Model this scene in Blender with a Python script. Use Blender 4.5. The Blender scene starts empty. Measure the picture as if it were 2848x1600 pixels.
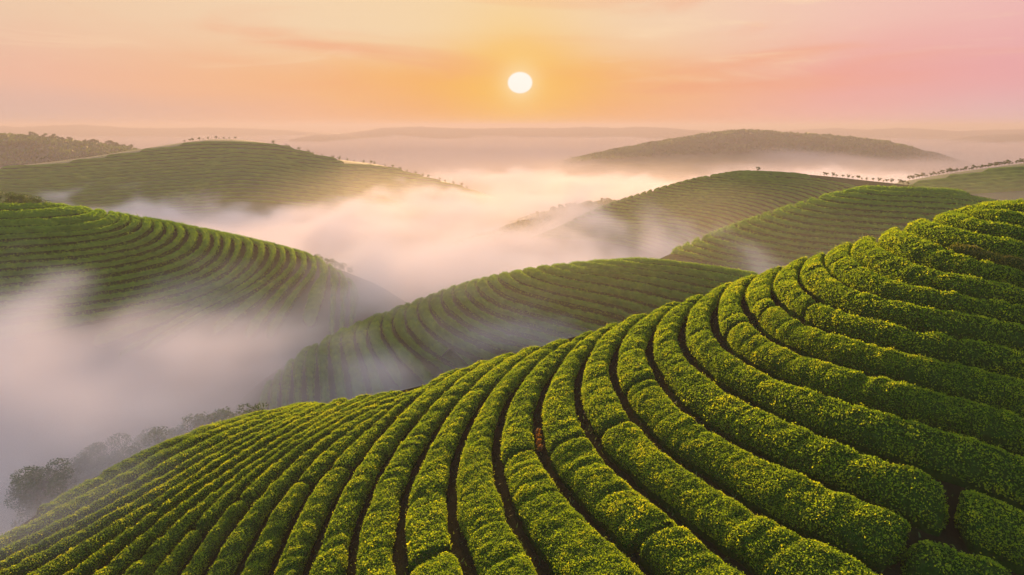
import bpy, math, random
import numpy as np

# ------------------------------------------------------------------ camera, world, sun, exposure
scene = bpy.context.scene
COL = scene.collection
R = math.radians
PITCH = R(12.3)
FOCAL, SENSOR = 26.0, 36.0
SUN_EL, SUN_AZ = R(8.5), R(-6.0)           # light: azimuth measured from +Y towards +X
DISC_EL, DISC_AZ = R(3.18), R(0.6)                         # pale disc; lamp set higher and left of it to light near rows

cam_data = bpy.data.cameras.new("camera")
cam_data.lens = FOCAL
cam_data.sensor_width = SENSOR
cam_data.clip_start = 0.1
cam_data.clip_end = 30000
cam = bpy.data.objects.new("camera", cam_data)
COL.objects.link(cam)
cam.location = (0, 0, 0)
cam.rotation_euler = (math.pi / 2 - PITCH, 0, 0)
scene.camera = cam

scene.view_settings.view_transform = 'Standard'
scene.view_settings.look = 'None'
scene.view_settings.exposure = 1.4
scene.view_settings.gamma = 1.0
scene.view_settings.use_curve_mapping = False
cy = scene.cycles
cy.max_bounces = 10
cy.diffuse_bounces = 2
cy.glossy_bounces = 2
cy.transmission_bounces = 3
cy.volume_bounces = 8
cy.transparent_max_bounces = 16
cy.use_denoising = True
cy.denoiser = 'OPENIMAGEDENOISE'
cy.use_adaptive_sampling = True
cy.adaptive_threshold = 0.015
cy.volume_step_rate = 1.0
cy.volume_max_steps = 512
cy.sample_clamp_indirect = 6.0
cy.sample_clamp_direct = 0.0


class S:
    """a node socket one can calculate with"""
    def __init__(s, t, o): s.t, s.o = t, o
    def _m(s, op, *a, clamp=False):
        n = s.t.nodes.new('ShaderNodeMath'); n.operation = op; n.use_clamp = clamp
        for i, v in enumerate((s,) + a):
            if isinstance(v, S): s.t.links.new(v.o, n.inputs[i])
            else: n.inputs[i].default_value = v
        return S(s.t, n.outputs[0])
    def __add__(s, b): return s._m('ADD', b)
    __radd__ = __add__
    def __sub__(s, b): return s._m('SUBTRACT', b)
    def __rsub__(s, b): return (s * -1.0) + b
    def __mul__(s, b): return s._m('MULTIPLY', b)
    __rmul__ = __mul__
    def __truediv__(s, b): return s._m('DIVIDE', b)
    def __pow__(s, b): return s._m('POWER', b)
    def sqrt(s): return s._m('SQRT')
    def max(s, b): return s._m('MAXIMUM', b)
    def min(s, b): return s._m('MINIMUM', b)
    def atan2(s, b): return s._m('ARCTAN2', b)
    def asin(s): return s._m('ARCSINE')
    def exp(s): return s._m('EXPONENT')
    def ss(s, a, b, lo=0.0, hi=1.0):
        n = s.t.nodes.new('ShaderNodeMapRange'); n.interpolation_type = 'SMOOTHSTEP'
        s.t.links.new(s.o, n.inputs[0])
        for k, v in zip((1, 2, 3, 4), (a, b, lo, hi)): n.inputs[k].default_value = v
        return S(s.t, n.outputs[0])


def vec(t, x, y, z):
    n = t.nodes.new('ShaderNodeCombineXYZ')
    for i, v in enumerate((x, y, z)):
        if isinstance(v, S): t.links.new(v.o, n.inputs[i])
        else: n.inputs[i].default_value = v
    return S(t, n.outputs[0])


def sep(t, v):
    n = t.nodes.new('ShaderNodeSeparateXYZ'); t.links.new(v.o, n.inputs[0])
    return [S(t, o) for o in n.outputs]


def noise(t, v, scale, detail=4.0, rough=0.55, dist=0.0, out=0):
    n = t.nodes.new('ShaderNodeTexNoise')
    t.links.new(v.o, n.inputs['Vector'])
    n.inputs['Scale'].default_value = scale
    n.inputs['Detail'].default_value = detail
    n.inputs['Roughness'].default_value = rough
    n.inputs['Distortion'].default_value = dist
    return S(t, n.outputs[out])


def lin(r, g, b):
    f = lambda c: (c / 255) / 12.92 if c / 255 <= 0.04045 else ((c / 255 + 0.055) / 1.055) ** 2.4
    return (f(r), f(g), f(b), 1.0)


def mixc(t, fac, a, b):
    n = t.nodes.new('ShaderNodeMix'); n.data_type = 'RGBA'; n.clamp_factor = True
    if isinstance(fac, S): t.links.new(fac.o, n.inputs[0])
    else: n.inputs[0].default_value = fac
    for k, v in ((6, a), (7, b)):
        if isinstance(v, S): t.links.new(v.o, n.inputs[k])
        else: n.inputs[k].default_value = v
    return S(t, n.outputs[2])


def ramp(t, fac, stops):
    n = t.nodes.new('ShaderNodeValToRGB')
    e = n.color_ramp.elements
    while len(e) < len(stops): e.new(0.5)
    for el, (p, c) in zip(e, stops): el.position = p; el.color = c
    t.links.new(fac.o, n.inputs[0])
    return S(t, n.outputs[0])


# --- sky: physical sky with added fill above, a peach and pink dawn band with thin cloud towards the horizon
world = bpy.data.worlds.new("World")
scene.world = world
world.use_nodes = True
t = world.node_tree
t.nodes.clear()
out = t.nodes.new('ShaderNodeOutputWorld')
bg = t.nodes.new('ShaderNodeBackground')
t.links.new(bg.outputs[0], out.inputs[0])
bg.inputs[1].default_value = 0.1
sky = t.nodes.new('ShaderNodeTexSky')
sky.sky_type = 'NISHITA'
sky.sun_disc = False
sky.sun_elevation = SUN_EL
sky.sun_rotation = SUN_AZ
sky.air_density = 1.3
sky.dust_density = 2.0
tc = t.nodes.new('ShaderNodeTexCoord')
D = S(t, tc.outputs['Generated'])
dx, dy, dz = sep(t, D)
el = dz.asin() * (180 / math.pi)
az = dx.atan2(dy) * (180 / math.pi)
sx, sy, sz = (math.cos(DISC_EL) * math.sin(DISC_AZ), math.cos(DISC_EL) * math.cos(DISC_AZ), math.sin(DISC_EL))
dot = (dx * sx + dy * sy + dz * sz).min(1.0)
ang = dot._m('ARCCOSINE') * (180 / math.pi)
# colour across the azimuth, low and high in the dawn band (positions: -45 deg .. +45 deg)
azf = (az + 45.0) / 90.0
low = ramp(t, azf, [(0.0, lin(200, 176, 170)), (0.15, lin(214, 178, 166)), (0.33, lin(238, 178, 140)), (0.50, lin(242, 170, 80)),
                    (0.62, lin(239, 172, 126)), (0.74, lin(234, 174, 164)), (0.88, lin(222, 180, 184)), (1.0, lin(214, 180, 190))])
mid = ramp(t, azf, [(0.0, lin(222, 184, 166)), (0.15, lin(236, 184, 158)), (0.33, lin(242, 183, 132)), (0.50, lin(244, 176, 78)),
                    (0.62, lin(242, 182, 128)), (0.76, lin(236, 168, 158)), (0.90, lin(230, 166, 170)), (1.0, lin(224, 166, 176))])
high = ramp(t, azf, [(0.0, lin(226, 194, 174)), (0.15, lin(236, 200, 168)), (0.33, lin(241, 209, 172)), (0.50, lin(243, 212, 166)),
                     (0.62, lin(241, 207, 174)), (0.76, lin(239, 194, 178)), (0.90, lin(235, 180, 178)), (1.0, lin(230, 174, 180))])
dn = vec(t, az * 0.045, el * 0.16, 3.1)
n1 = noise(t, dn, 1.0, 5.0, 0.55, 0.6)
n2 = noise(t, vec(t, az * 0.05, el * 0.42, 7.7), 1.0, 6.0, 0.6, 1.2)
elw = el + (n1 - 0.5) * 3.4
c1 = mixc(t, elw.ss(0.2, 3.0), low, mid)
band = mixc(t, elw.ss(3.2, 7.6), c1, high)
streak = n2.ss(0.52, 0.74) * el.ss(2.2, 4.5)
band = mixc(t, streak * 0.7, band, lin(250, 218, 180))
streak2 = noise(t, vec(t, az * 0.035, el * 0.3, 1.3), 1.0, 5.0, 0.55, 0.8).ss(0.5, 0.72) * el.ss(1.0, 3.0)
band = mixc(t, streak2 * 0.5, band, lin(238, 160, 124))
glow = ((ang * ang) * -0.045).exp()
band = mixc(t, glow * 0.7, band, lin(249, 198, 102))
glow2 = ((ang * ang) * -0.55).exp()
band = mixc(t, glow2 * 0.6, band, lin(254, 236, 190))
# away from the sun and overhead: the physical sky plus an added even fill
side = (dot * 1.0).ss(-0.2, 0.75)
wmix = el.ss(11.0, 34.0, 1.0, 0.0) * side
skyN = S(t, sky.outputs[0])
bandS = mixc(t, 1.0, band, band)
vm = t.nodes.new('ShaderNodeVectorMath'); vm.operation = 'SCALE'
t.links.new(band.o, vm.inputs[0]); vm.inputs['Scale'].default_value = 3.9
zen_fill = t.nodes.new('ShaderNodeVectorMath'); zen_fill.operation = 'MULTIPLY_ADD'
t.links.new(skyN.o, zen_fill.inputs[0]); zen_fill.inputs[1].default_value = (1.0, 1.0, 1.0); zen_fill.inputs[2].default_value = (2.3, 2.55, 3.4)
col = mixc(t, wmix, S(t, zen_fill.outputs[0]), S(t, vm.outputs[0]))
flat = ((az - math.degrees(DISC_AZ)) * (az - math.degrees(DISC_AZ)) + (el - math.degrees(DISC_EL)) * (el - math.degrees(DISC_EL)) * 1.42).sqrt()
disc = flat.ss(0.82, 1.0, 1.0, 0.0)
col = mixc(t, disc, col, (4.0, 3.75, 3.4, 1.0))
t.links.new(col.o, bg.inputs[0])

sun_data = bpy.data.lights.new("sun", 'SUN')
sun_data.energy = 5.0
sun_data.angle = R(0.8)
sun_data.color = (1.0, 0.60, 0.25)
sun = bpy.data.objects.new("sun", sun_data)
COL.objects.link(sun)
sun.location = (0, 300, 60)
sun.rotation_euler = (R(90) - SUN_EL, 0, R(180) - SUN_AZ)   # the lamp shines from ahead, low, back at the camera

# ------------------------------------------------------------------ helpers
rng = np.random.default_rng(7)
W0, H0 = 2848.0, 1600.0
FPX = FOCAL / SENSOR * W0
CP, SP = math.cos(PITCH), math.sin(PITCH)


def ray(u, v):
    """bearing and angle below the horizontal of a sight line, (u, v) measured on the photograph"""
    a = (np.asarray(u, float) - W0 / 2) / FPX
    b = (H0 / 2 - np.asarray(v, float)) / FPX
    x, y, z = a, CP + b * SP, -SP + b * CP
    return np.arctan2(x, y), -np.arctan2(z, np.hypot(x, y))


def smooth(a, k):
    if k < 2: return a
    g = np.exp(-0.5 * (np.arange(-2 * k, 2 * k + 1) / k) ** 2); g /= g.sum()
    return np.convolve(np.pad(a, 2 * k, mode='edge'), g, 'valid')


def vnoise(p, seed=0):
    """value noise on points (N,3), 0..1"""
    i = np.floor(p).astype(np.int64); f = p - i; f = f * f * (3 - 2 * f)
    def h(a, b, c):
        n = (a * 374761393 + b * 668265263 + c * 2147483647 + seed * 974711) & 0x7fffffff
        n = ((n ^ (n >> 13)) * 1274126177) & 0x7fffffff
        n = ((n ^ (n >> 16)) * 668265263) & 0x7fffffff
        return (n & 0xffff) / 65535.0
    r = 0
    for a in (0, 1):
        for b in (0, 1):
            for c in (0, 1):
                w = (f[:, 0] if a else 1 - f[:, 0]) * (f[:, 1] if b else 1 - f[:, 1]) * (f[:, 2] if c else 1 - f[:, 2])
                r = r + w * h(i[:, 0] + a, i[:, 1] + b, i[:, 2] + c)
    return r


def fbm(p, octs=3, seed=0):
    r, a, s = 0, 0.5, 0
    for o in range(octs):
        r = r + a * vnoise(p * 2 ** o, seed + o); s += a; a *= 0.5
    return r / s


def make_mesh(name, verts, faces, mats, midx=None, smooth_sh=True, attr=None):
    """faces: (N,4) or (N,3) int array"""
    me = bpy.data.meshes.new(name)
    nv, nf, k = len(verts), len(faces), faces.shape[1]
    me.vertices.add(nv); me.vertices.foreach_set('co', np.ascontiguousarray(verts, np.float32).ravel())
    me.loops.add(nf * k); me.loops.foreach_set('vertex_index', np.ascontiguousarray(faces, np.int32).ravel())
    me.polygons.add(nf)
    me.polygons.foreach_set('loop_start', np.arange(nf, dtype=np.int32) * k)
    me.polygons.foreach_set('loop_total', np.full(nf, k, np.int32))
    for m in mats: me.materials.append(m)
    if midx is not None: me.polygons.foreach_set('material_index', np.ascontiguousarray(midx, np.int32))
    me.polygons.foreach_set('use_smooth', np.full(nf, smooth_sh, bool) if np.isscalar(smooth_sh) else smooth_sh)
    if attr is not None:
        a = me.attributes.new('tint', 'FLOAT', 'POINT'); a.data.foreach_set('value', np.ascontiguousarray(attr, np.float32))
    me.update(calc_edges=True)
    return me


def obj(name, me, parent=None):
    o = bpy.data.objects.new(name, me); COL.objects.link(o)
    if parent: o.parent = parent
    return o


def tag(o, label=None, cat=None, group=None, kind=None):
    if label: o['label'] = label
    if cat: o['category'] = cat
    if group: o['group'] = group
    if kind: o['kind'] = kind
    return o


ONES = 'zeroth first second third fourth fifth sixth seventh eighth ninth tenth eleventh twelfth thirteenth fourteenth fifteenth sixteenth seventeenth eighteenth nineteenth'.split()
TENS = {2: 'twenty', 3: 'thirty', 4: 'forty'}
TENTH = {2: 'twentieth', 3: 'thirtieth', 4: 'fortieth'}
def ordinal(n):
    return ONES[n] if n < 20 else TENTH[n // 10] if n % 10 == 0 else TENS[n // 10] + '-' + ONES[n % 10]


# ------------------------------------------------------------------ materials
def new_mat(name):
    m = bpy.data.materials.new(name); m.use_nodes = True
    t = m.node_tree; t.nodes.clear()
    o = t.nodes.new('ShaderNodeOutputMaterial')
    return m, t, o


def leaf_material(name, dark, midc, young, trans=0.5, rough=0.42, spec=0.35):
    m, t, o = new_mat(name)
    at = t.nodes.new('ShaderNodeAttribute'); at.attribute_name = 'tint'
    tint = S(t, at.outputs['Fac'])
    geo = t.nodes.new('ShaderNodeNewGeometry'); P = S(t, geo.outputs['Position'])
    patch = noise(t, P, 0.16, 3.0, 0.6)
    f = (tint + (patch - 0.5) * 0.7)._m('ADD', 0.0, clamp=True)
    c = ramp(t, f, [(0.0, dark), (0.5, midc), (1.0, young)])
    p = t.nodes.new('ShaderNodeBsdfPrincipled')
    t.links.new(c.o, p.inputs['Base Color'])
    p.inputs['Roughness'].default_value = rough
    p.inputs['Specular IOR Level'].default_value = spec
    tr = t.nodes.new('ShaderNodeBsdfTranslucent')
    g = t.nodes.new('ShaderNodeVectorMath'); g.operation = 'MULTIPLY'
    t.links.new(c.o, g.inputs[0]); g.inputs[1].default_value = (2.65, 2.42, 0.37)
    t.links.new(g.outputs[0], tr.inputs[0])
    mx = t.nodes.new('ShaderNodeMixShader'); mx.inputs[0].default_value = trans
    t.links.new(p.outputs[0], mx.inputs[1]); t.links.new(tr.outputs[0], mx.inputs[2])
    t.links.new(mx.outputs[0], o.inputs[0])
    return m


def plain_material(name, stops, scale, rough=0.9, bump=0.0, bscale=8.0, spec=0.2):
    m, t, o = new_mat(name)
    geo = t.nodes.new('ShaderNodeNewGeometry'); P = S(t, geo.outputs['Position'])
    n = noise(t, P, scale, 6.0, 0.65)
    c = ramp(t, n, stops)
    p = t.nodes.new('ShaderNodeBsdfPrincipled')
    t.links.new(c.o, p.inputs['Base Color']); p.inputs['Roughness'].default_value = rough
    p.inputs['Specular IOR Level'].default_value = spec
    if bump:
        b = t.nodes.new('ShaderNodeBump'); b.inputs['Strength'].default_value = bump; b.inputs['Distance'].default_value = 0.1
        t.links.new(noise(t, P, bscale, 4.0, 0.7).o, b.inputs['Height']); t.links.new(b.outputs[0], p.inputs['Normal'])
    t.links.new(p.outputs[0], o.inputs[0])
    return m


M_LEAF = leaf_material('tea_leaf', (0.028, 0.066, 0.013, 1), (0.097, 0.154, 0.014, 1), (0.275, 0.285, 0.018, 1), spec=0.05, rough=0.6, trans=0.6)
M_DRY = leaf_material('dry_leaf', (0.03, 0.045, 0.009, 1), (0.08, 0.085, 0.02, 1), (0.15, 0.075, 0.025, 1), spec=0.1, rough=0.6)
M_CORE_SHADE = plain_material('hedge_core_shade', [(0.3, (0.006, 0.014, 0.003, 1)), (0.7, (0.018, 0.042, 0.006, 1))], 6.0, 0.9, 0.8, 9.0, 0.0)  # hedge inside; also stands in for shade on the lower sides
M_FAR = leaf_material('tea_far', (0.040, 0.090, 0.014, 1), (0.085, 0.160, 0.018, 1), (0.17, 0.23, 0.022, 1), trans=0.5, rough=0.7, spec=0.0)
M_SOIL = plain_material('soil', [(0.3, (0.006, 0.006, 0.003, 1)), (0.55, (0.011, 0.011, 0.005, 1)), (0.75, (0.009, 0.017, 0.005, 1))], 1.4, 0.95, 0.5, 5.0, 0.0)
M_BED = plain_material('tea_bed', [(0.3, (0.012, 0.018, 0.006, 1)), (0.7, (0.028, 0.036, 0.011, 1))], 0.9, 0.95, 0.4, 4.0, 0.0)
M_GRASS = plain_material('hill_grass', [(0.3, (0.024, 0.040, 0.012, 1)), (0.7, (0.055, 0.075, 0.022, 1))], 0.08, 0.9, 0.6, 0.9)
M_WOODS = plain_material('wooded_slope', [(0.3, (0.020, 0.030, 0.014, 1)), (0.7, (0.05, 0.055, 0.024, 1))], 0.06, 0.95, 0.8, 0.5)


# ------------------------------------------------------------------ hills
class Hill:
    """a rounded hill seen from the drone: for each bearing a brow at range rc, a foot at range rb and a smooth dome between"""
    def __init__(s, crest, foot_ratio, foot_v, power=2.0, back=1.0, sm=14, zmin=-62.0):
        u, v, rc = np.array(crest, float).T
        a, d = ray(u, v)
        i = np.argsort(a); a, d, rc = a[i], d[i], rc[i]
        s.a = np.linspace(a[0], a[-1], 700)
        s.dc = smooth(np.interp(s.a, a, d), sm); s.rc = smooth(np.interp(s.a, a, rc), sm * 2)
        fr = np.array(foot_ratio, float); fv = np.array(foot_v, float)
        s.fr = smooth(np.interp(s.a, np.linspace(a[0], a[-1], fr.size), fr.ravel()), 30)
        # foot height on the photograph, sampled evenly along the crest bearings
        av, dv = ray(np.full(fv.size, W0 / 2), fv.ravel())
        s.db = smooth(np.interp(s.a, np.linspace(a[0], a[-1], fv.size), dv), 30)
        s.db = np.maximum(s.db, s.dc + R(0.6))
        s.p, s.back, s.zmin = power, back, zmin
    def par(s, az):
        f = lambda q: np.interp(az, s.a, q)
        dc, rc, fr, db = f(s.dc), f(s.rc), f(s.fr), f(s.db)
        over = np.maximum(np.maximum(s.a[0] - az, az - s.a[-1]), 0)
        dc = dc + over * 0.6 + over ** 2 * 3
        return dc, rc, rc * fr, np.maximum(db, dc + R(0.6))
    def z(s, x, y):
        az, r = np.arctan2(x, y), np.hypot(x, y)
        dc, rc, rb, db = s.par(az)
        q = (rc - r) / (rc - rb)
        dep = dc + (db - dc) * np.where(q > 0, np.minimum(np.abs(q) ** s.p, np.abs(q) * s.p * 1.15 + 0.0 if s.p < 2 else np.abs(q) ** s.p), s.back * np.abs(q) ** 2)
        dep = np.minimum(dep, R(75))
        return np.maximum(-r * np.tan(dep), s.zmin)
    def hit(s, u, v):
        """where a sight line meets the hill in front of its brow"""
        az, dep = ray(u, v)
        dc, rc, rb, db = s.par(az)
        q = np.clip((dep - dc) / (db - dc), 0, None) ** (1 / s.p)
        r = np.clip(rc - (rc - rb) * q, 3.0, None)
        return np.stack([r * np.sin(az), r * np.cos(az)], -1)


def hill_mesh(name, h, mat, drop=0.0, r0=0.5, r1=1.7, na=220, nr=110, extra=0.12, rough=0.0, label=None):
    az = np.linspace(h.a[0] - extra, h.a[-1] + extra, na)
    _, rc, rb, _ = h.par(az)
    tt = np.linspace(0, 1, nr)
    lo = np.maximum(rc - (rc - rb) * r0, 4.0); hi = rc + (rc - rb) * r1
    rr = lo[:, None] + (hi - lo)[:, None] * tt[None]
    x = rr * np.sin(az)[:, None]; y = rr * np.cos(az)[:, None]
    z = h.z(x.ravel(), y.ravel()).reshape(x.shape) - drop
    v = np.stack([x, y, z], -1).reshape(-1, 3)
    if rough:
        v[:, 2] += (fbm(v * np.array([1, 1, 0]) / (rough * 6), 4, 5) - 0.5) * rough * 2
    i = np.arange(na * nr).reshape(na, nr)
    f = np.stack([i[:-1, :-1], i[:-1, 1:], i[1:, 1:], i[1:, :-1]], -1).reshape(-1, 4)
    o = obj(name, make_mesh(name, v, f, [mat]))
    tag(o, label, kind='structure')
    return o


def zoom(x0, y0, s, pts):
    return [(x0 + x / s, y0 + y / s) for x, y in pts]


def dense(p, ds):
    p = np.asarray(p, float)
    d = np.hypot(*np.diff(p, axis=0).T); keep = np.r_[True, d > 1e-4]; p = p[keep]
    s = np.r_[0, np.cumsum(np.hypot(*np.diff(p, axis=0).T))]
    n = max(int(s[-1] / ds), 4)
    q = np.linspace(0, s[-1], n)
    return np.stack([np.interp(q, s, p[:, 0]), np.interp(q, s, p[:, 1])], -1)


def path_on(h, pix, ds, sm=8, ext0=0.0, ext1=0.0, curve=0.1):
    """a line traced over a hill face, laid on the ground plan; ext0/ext1 carry it on past its ends"""
    pix = np.array(pix, float)
    s = np.r_[0, np.cumsum(np.hypot(*np.diff(pix, axis=0).T))]
    q = np.linspace(0, s[-1], 80)
    u, v = smooth(np.interp(q, s, pix[:, 0]), 2), smooth(np.interp(q, s, pix[:, 1]), 2)
    p = dense(h.hit(u, v), ds)
    k = min(sm, max(len(p) // 6, 1))
    p = np.stack([smooth(p[:, 0], k), smooth(p[:, 1], k)], -1)
    m = min(10, len(p) - 1)
    a = p[0] - p[m]; a /= np.hypot(*a) + 1e-9
    b = p[-1] - p[-1 - m]; b /= np.hypot(*b) + 1e-9
    if ext0:
        m2 = min(int(3.0 / ds) + m, len(p) - 1)
        a2 = p[m] - p[m2]
        turn = math.atan2(a2[0] * a[1] - a2[1] * a[0], a2 @ a)
        k = np.clip(turn / (abs(m2) * ds + 1e-6), -0.25, 0.25); k = math.copysign(max(abs(k), curve), k) if curve else 0.0
        th, q, e = math.atan2(a[1], a[0]), p[0].copy(), []
        for _ in range(max(int(ext0 / ds), 2)):
            th += k * ds; q = q + ds * np.array([math.cos(th), math.sin(th)]); e.append(q)
        p = np.concatenate([e[::-1], p])
    if ext1: p = np.concatenate([p, [p[-1] + b * e for e in np.linspace(ds, ext1, max(int(ext1 / ds), 2))]])
    return p


def between(A, B, ds, wmin, wmax):
    """centre line and width of the strip between two neighbouring gap lines"""
    if len(B) > len(A): A, B = B, A
    d2 = ((A[:, None, :] - B[None]) ** 2).sum(-1)
    j = d2.argmin(1); w = np.sqrt(d2[np.arange(len(A)), j])
    c = (A + B[j]) / 2
    ok = (w < wmax) & (w > wmin * 0.3)
    run, best, st = 0, (0, 0), 0
    for i, g in enumerate(np.r_[ok, False]):
        if g:
            if run == 0: st = i
            run += 1
        else:
            if run > best[1] - best[0]: best = (st, st + run)
            run = 0
    c, w = c[best[0]:best[1]], w[best[0]:best[1]]
    if len(c) < 8: return None, None
    c = np.stack([smooth(c[:, 0], 4), smooth(c[:, 1], 4)], -1)
    s = np.r_[0, np.cumsum(np.hypot(*np.diff(c, axis=0).T))]
    n = max(int(s[-1] / ds), 4); q = np.linspace(0, s[-1], n)
    c = np.stack([np.interp(q, s, c[:, 0]), np.interp(q, s, c[:, 1])], -1)
    w = smooth(np.interp(q, s, w), 5)
    return c, np.clip(w, wmin, max(min(wmax, 1.35 * np.median(w)), wmin))


def hedge(h, c, w, height, gap, prof=9, bumps=0.10, leaf=None, seed=0, mats=None, taper=0.8, dens=1.0, brow=0.0, near=False, shade_to=0.62):
    """one clipped hedge: a rounded bank of bush swept along its line, clothed in leaves; returns a mesh"""
    rs = np.random.default_rng(seed)
    n = len(c)
    tg = np.gradient(c, axis=0); tg /= np.hypot(tg[:, 0], tg[:, 1])[:, None] + 1e-9
    nm = np.stack([tg[:, 1], -tg[:, 0]], -1)
    s = np.r_[0, np.cumsum(np.hypot(*np.diff(c, axis=0).T))]
    hw = np.maximum(w / 2 - gap / 2 * (0.35 + 0.65 * np.clip((s - brow) / 4.0, 0, 1)), 0.25)
    wob = fbm(np.stack([s / 1.9, s * 0 + seed * 3.3, s * 0], -1), 2, seed) - 0.5
    wob2 = fbm(np.stack([s / 0.9, s * 0 + seed * 1.7, s * 0 + 9], -1), 2, seed + 5) - 0.5
    endf = np.clip(np.minimum(s, s[-1] - s) / taper, 0, 1); endf = np.sqrt(1 - (1 - endf) ** 2) * 0.97 + 0.03
    hw = hw * (1 + 0.30 * wob) * endf
    # notches where one bush ends and the next begins
    k = vnoise(np.stack([s / 0.50, s * 0 + seed, s * 0], -1), seed + 11)
    notch = np.clip((k - 0.74) * 5, 0, 1)
    hh = height * (1 + 0.14 * wob2 - 0.16 * notch) * (0.25 + 0.75 * endf)
    tq = np.linspace(0, math.pi, 400)
    aq = np.hypot(np.diff(np.sign(np.cos(tq)) * np.abs(np.cos(tq)) ** 0.66) * hw.mean(), np.diff(np.sin(tq).clip(0, 1) ** 0.54) * height)
    aq = np.r_[0, np.cumsum(aq)]; aq /= aq[-1]
    th = np.interp(np.linspace(0, 1, prof), aq, tq)
    def surf(si, ti):
        """points on the bank for (index along, angle across)"""
        co, si2 = -np.cos(ti), np.sin(ti)
        o = np.sign(co) * np.abs(co) ** 0.66; zz = np.clip(si2, 0, 1) ** 0.54
        f = lambda a: np.interp(si, np.arange(n), a)
        px, py = f(c[:, 0]) + f(nm[:, 0]) * o * f(hw), f(c[:, 1]) + f(nm[:, 1]) * o * f(hw)
        pz = h.z(px, py) - height + zz * f(hh)
        return np.stack([px, py, pz], -1)
    I, T = np.meshgrid(np.arange(n, dtype=float), th, indexing='ij')
    v = surf(I.ravel(), T.ravel())
    nz = fbm(v / 0.42, 2, 3) - 0.5
    lift = np.sin(T.ravel())
    v[:, 2] += nz * bumps * 2 * lift
    v[:, 0] += (vnoise(v / 0.5 + 31, 4) - 0.5) * bumps * 2; v[:, 1] += (vnoise(v / 0.5 + 57, 8) - 0.5) * bumps * 2
    i = np.arange(n * prof).reshape(n, prof)
    f = np.stack([i[:-1, :-1], i[1:, :-1], i[1:, 1:], i[:-1, 1:]], -1).reshape(-1, 4)
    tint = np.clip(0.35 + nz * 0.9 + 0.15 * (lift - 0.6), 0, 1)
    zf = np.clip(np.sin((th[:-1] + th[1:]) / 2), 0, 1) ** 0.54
    low_ = np.tile(zf < shade_to, n - 1)                     # shade painted as dark lower sides, green top above
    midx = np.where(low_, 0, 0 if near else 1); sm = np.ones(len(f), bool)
    if leaf:
        size, per_m2 = leaf
        area = s[-1] * (2 * hw.mean() + 1.3 * height)
        N = int(area * per_m2 * dens)
        si = rs.uniform(0, n - 1.001, N)
        ti = np.interp(rs.uniform(0.15, 0.85, N), aq, tq)
        p = surf(si, ti)
        e = 0.06
        pu = surf(np.minimum(si + e * 4, n - 1), ti) - surf(np.maximum(si - e * 4, 0), ti)
        pv = surf(si, np.minimum(ti + e, math.pi)) - surf(si, np.maximum(ti - e, 0))
        nn = np.cross(pv, pu); nn /= np.linalg.norm(nn, axis=1)[:, None] + 1e-9
        nn *= np.where(nn[:, 2:3] < -0.2, -1, 1)
        bn = fbm(p / 0.42, 2, 3) - 0.5
        p[:, 2] += bn * bumps * 2 * np.sin(ti)
        out = (rs.uniform(-0.25, 1.0, N) + (rs.random(N) > 0.93) * rs.uniform(0, 1.3, N)) * size * 0.75
        p += nn * out[:, None]
        d = rs.normal(size=(N, 3)); ln = nn * 1.0 + d * 0.75; ln /= np.linalg.norm(ln, axis=1)[:, None]
        a = np.cross(ln, rs.normal(size=(N, 3))); a /= np.linalg.norm(a, axis=1)[:, None] + 1e-9
        a += nn * rs.uniform(0.0, 0.7, N)[:, None]; a /= np.linalg.norm(a, axis=1)[:, None]
        b = np.cross(ln, a); b /= np.linalg.norm(b, axis=1)[:, None] + 1e-9
        L = size * rs.uniform(0.65, 1.25, N)[:, None]; B = L * rs.uniform(0.22, 0.32, N)[:, None]
        fold = ln * L * 0.10
        q = np.stack([p - a * L * 0.5, p + b * B + fold - a * L * 0.06, p + a * L * 0.5, p - b * B + fold - a * L * 0.06], 1).reshape(-1, 3)
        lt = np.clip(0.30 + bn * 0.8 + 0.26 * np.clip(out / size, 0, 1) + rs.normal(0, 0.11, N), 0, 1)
        lf = np.arange(N * 4).reshape(-1, 4) + len(v)
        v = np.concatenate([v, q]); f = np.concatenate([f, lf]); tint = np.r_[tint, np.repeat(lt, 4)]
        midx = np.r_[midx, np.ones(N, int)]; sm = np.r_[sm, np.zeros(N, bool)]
    return make_mesh('tea_hedge_row', v, f, mats, midx, sm, tint)


# ---- near hill
K = 2848 / 2576
def crestD(pts): return [(u * K, v * K, r) for u, v, r in pts]
HILL_A = Hill(crestD([(-250, 1440, 46), (-100, 1375, 49), (0, 1325, 52), (130, 1240, 56), (200, 1190, 58), (330, 1125, 60), (440, 1078, 61), (560, 1050, 61), (700, 1025, 61), (850, 998, 60),
                      (1000, 962, 59), (1100, 938, 59), (1200, 905, 58), (1300, 868, 57), (1400, 835, 57), (1500, 808, 57), (1600, 778, 56), (1700, 748, 56), (1800, 718, 55), (1900, 688, 54),
                      (2000, 655, 53), (2100, 620, 52), (2200, 588, 52), (2300, 558, 52), (2400, 530, 53), (2500, 505, 54), (2576, 490, 55), (2750, 462, 58), (2950, 440, 62)]),
              [0.60, 0.54, 0.46, 0.39, 0.36, 0.35, 0.34, 0.33], [1650, 1640, 1620, 1610, 1600, 1600, 1600, 1600], back=0.8)
c1 = lambda *p: zoom(1048, 800, 2.862, p)
c2 = lambda *p: zoom(1948, 500, 2.862, p)
c3 = lambda *p: zoom(1948, 900, 2.862, p)
c4 = lambda *p: zoom(1948, 1100, 2.862, p)
c5 = lambda *p: zoom(1048, 1100, 2.862, p)
c6 = lambda *p: zoom(148, 1100, 2.862, p)
c7 = lambda *p: zoom(0, 1100, 2.862, p)
c8 = lambda *p: zoom(600, 900, 2.862, p)
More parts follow.
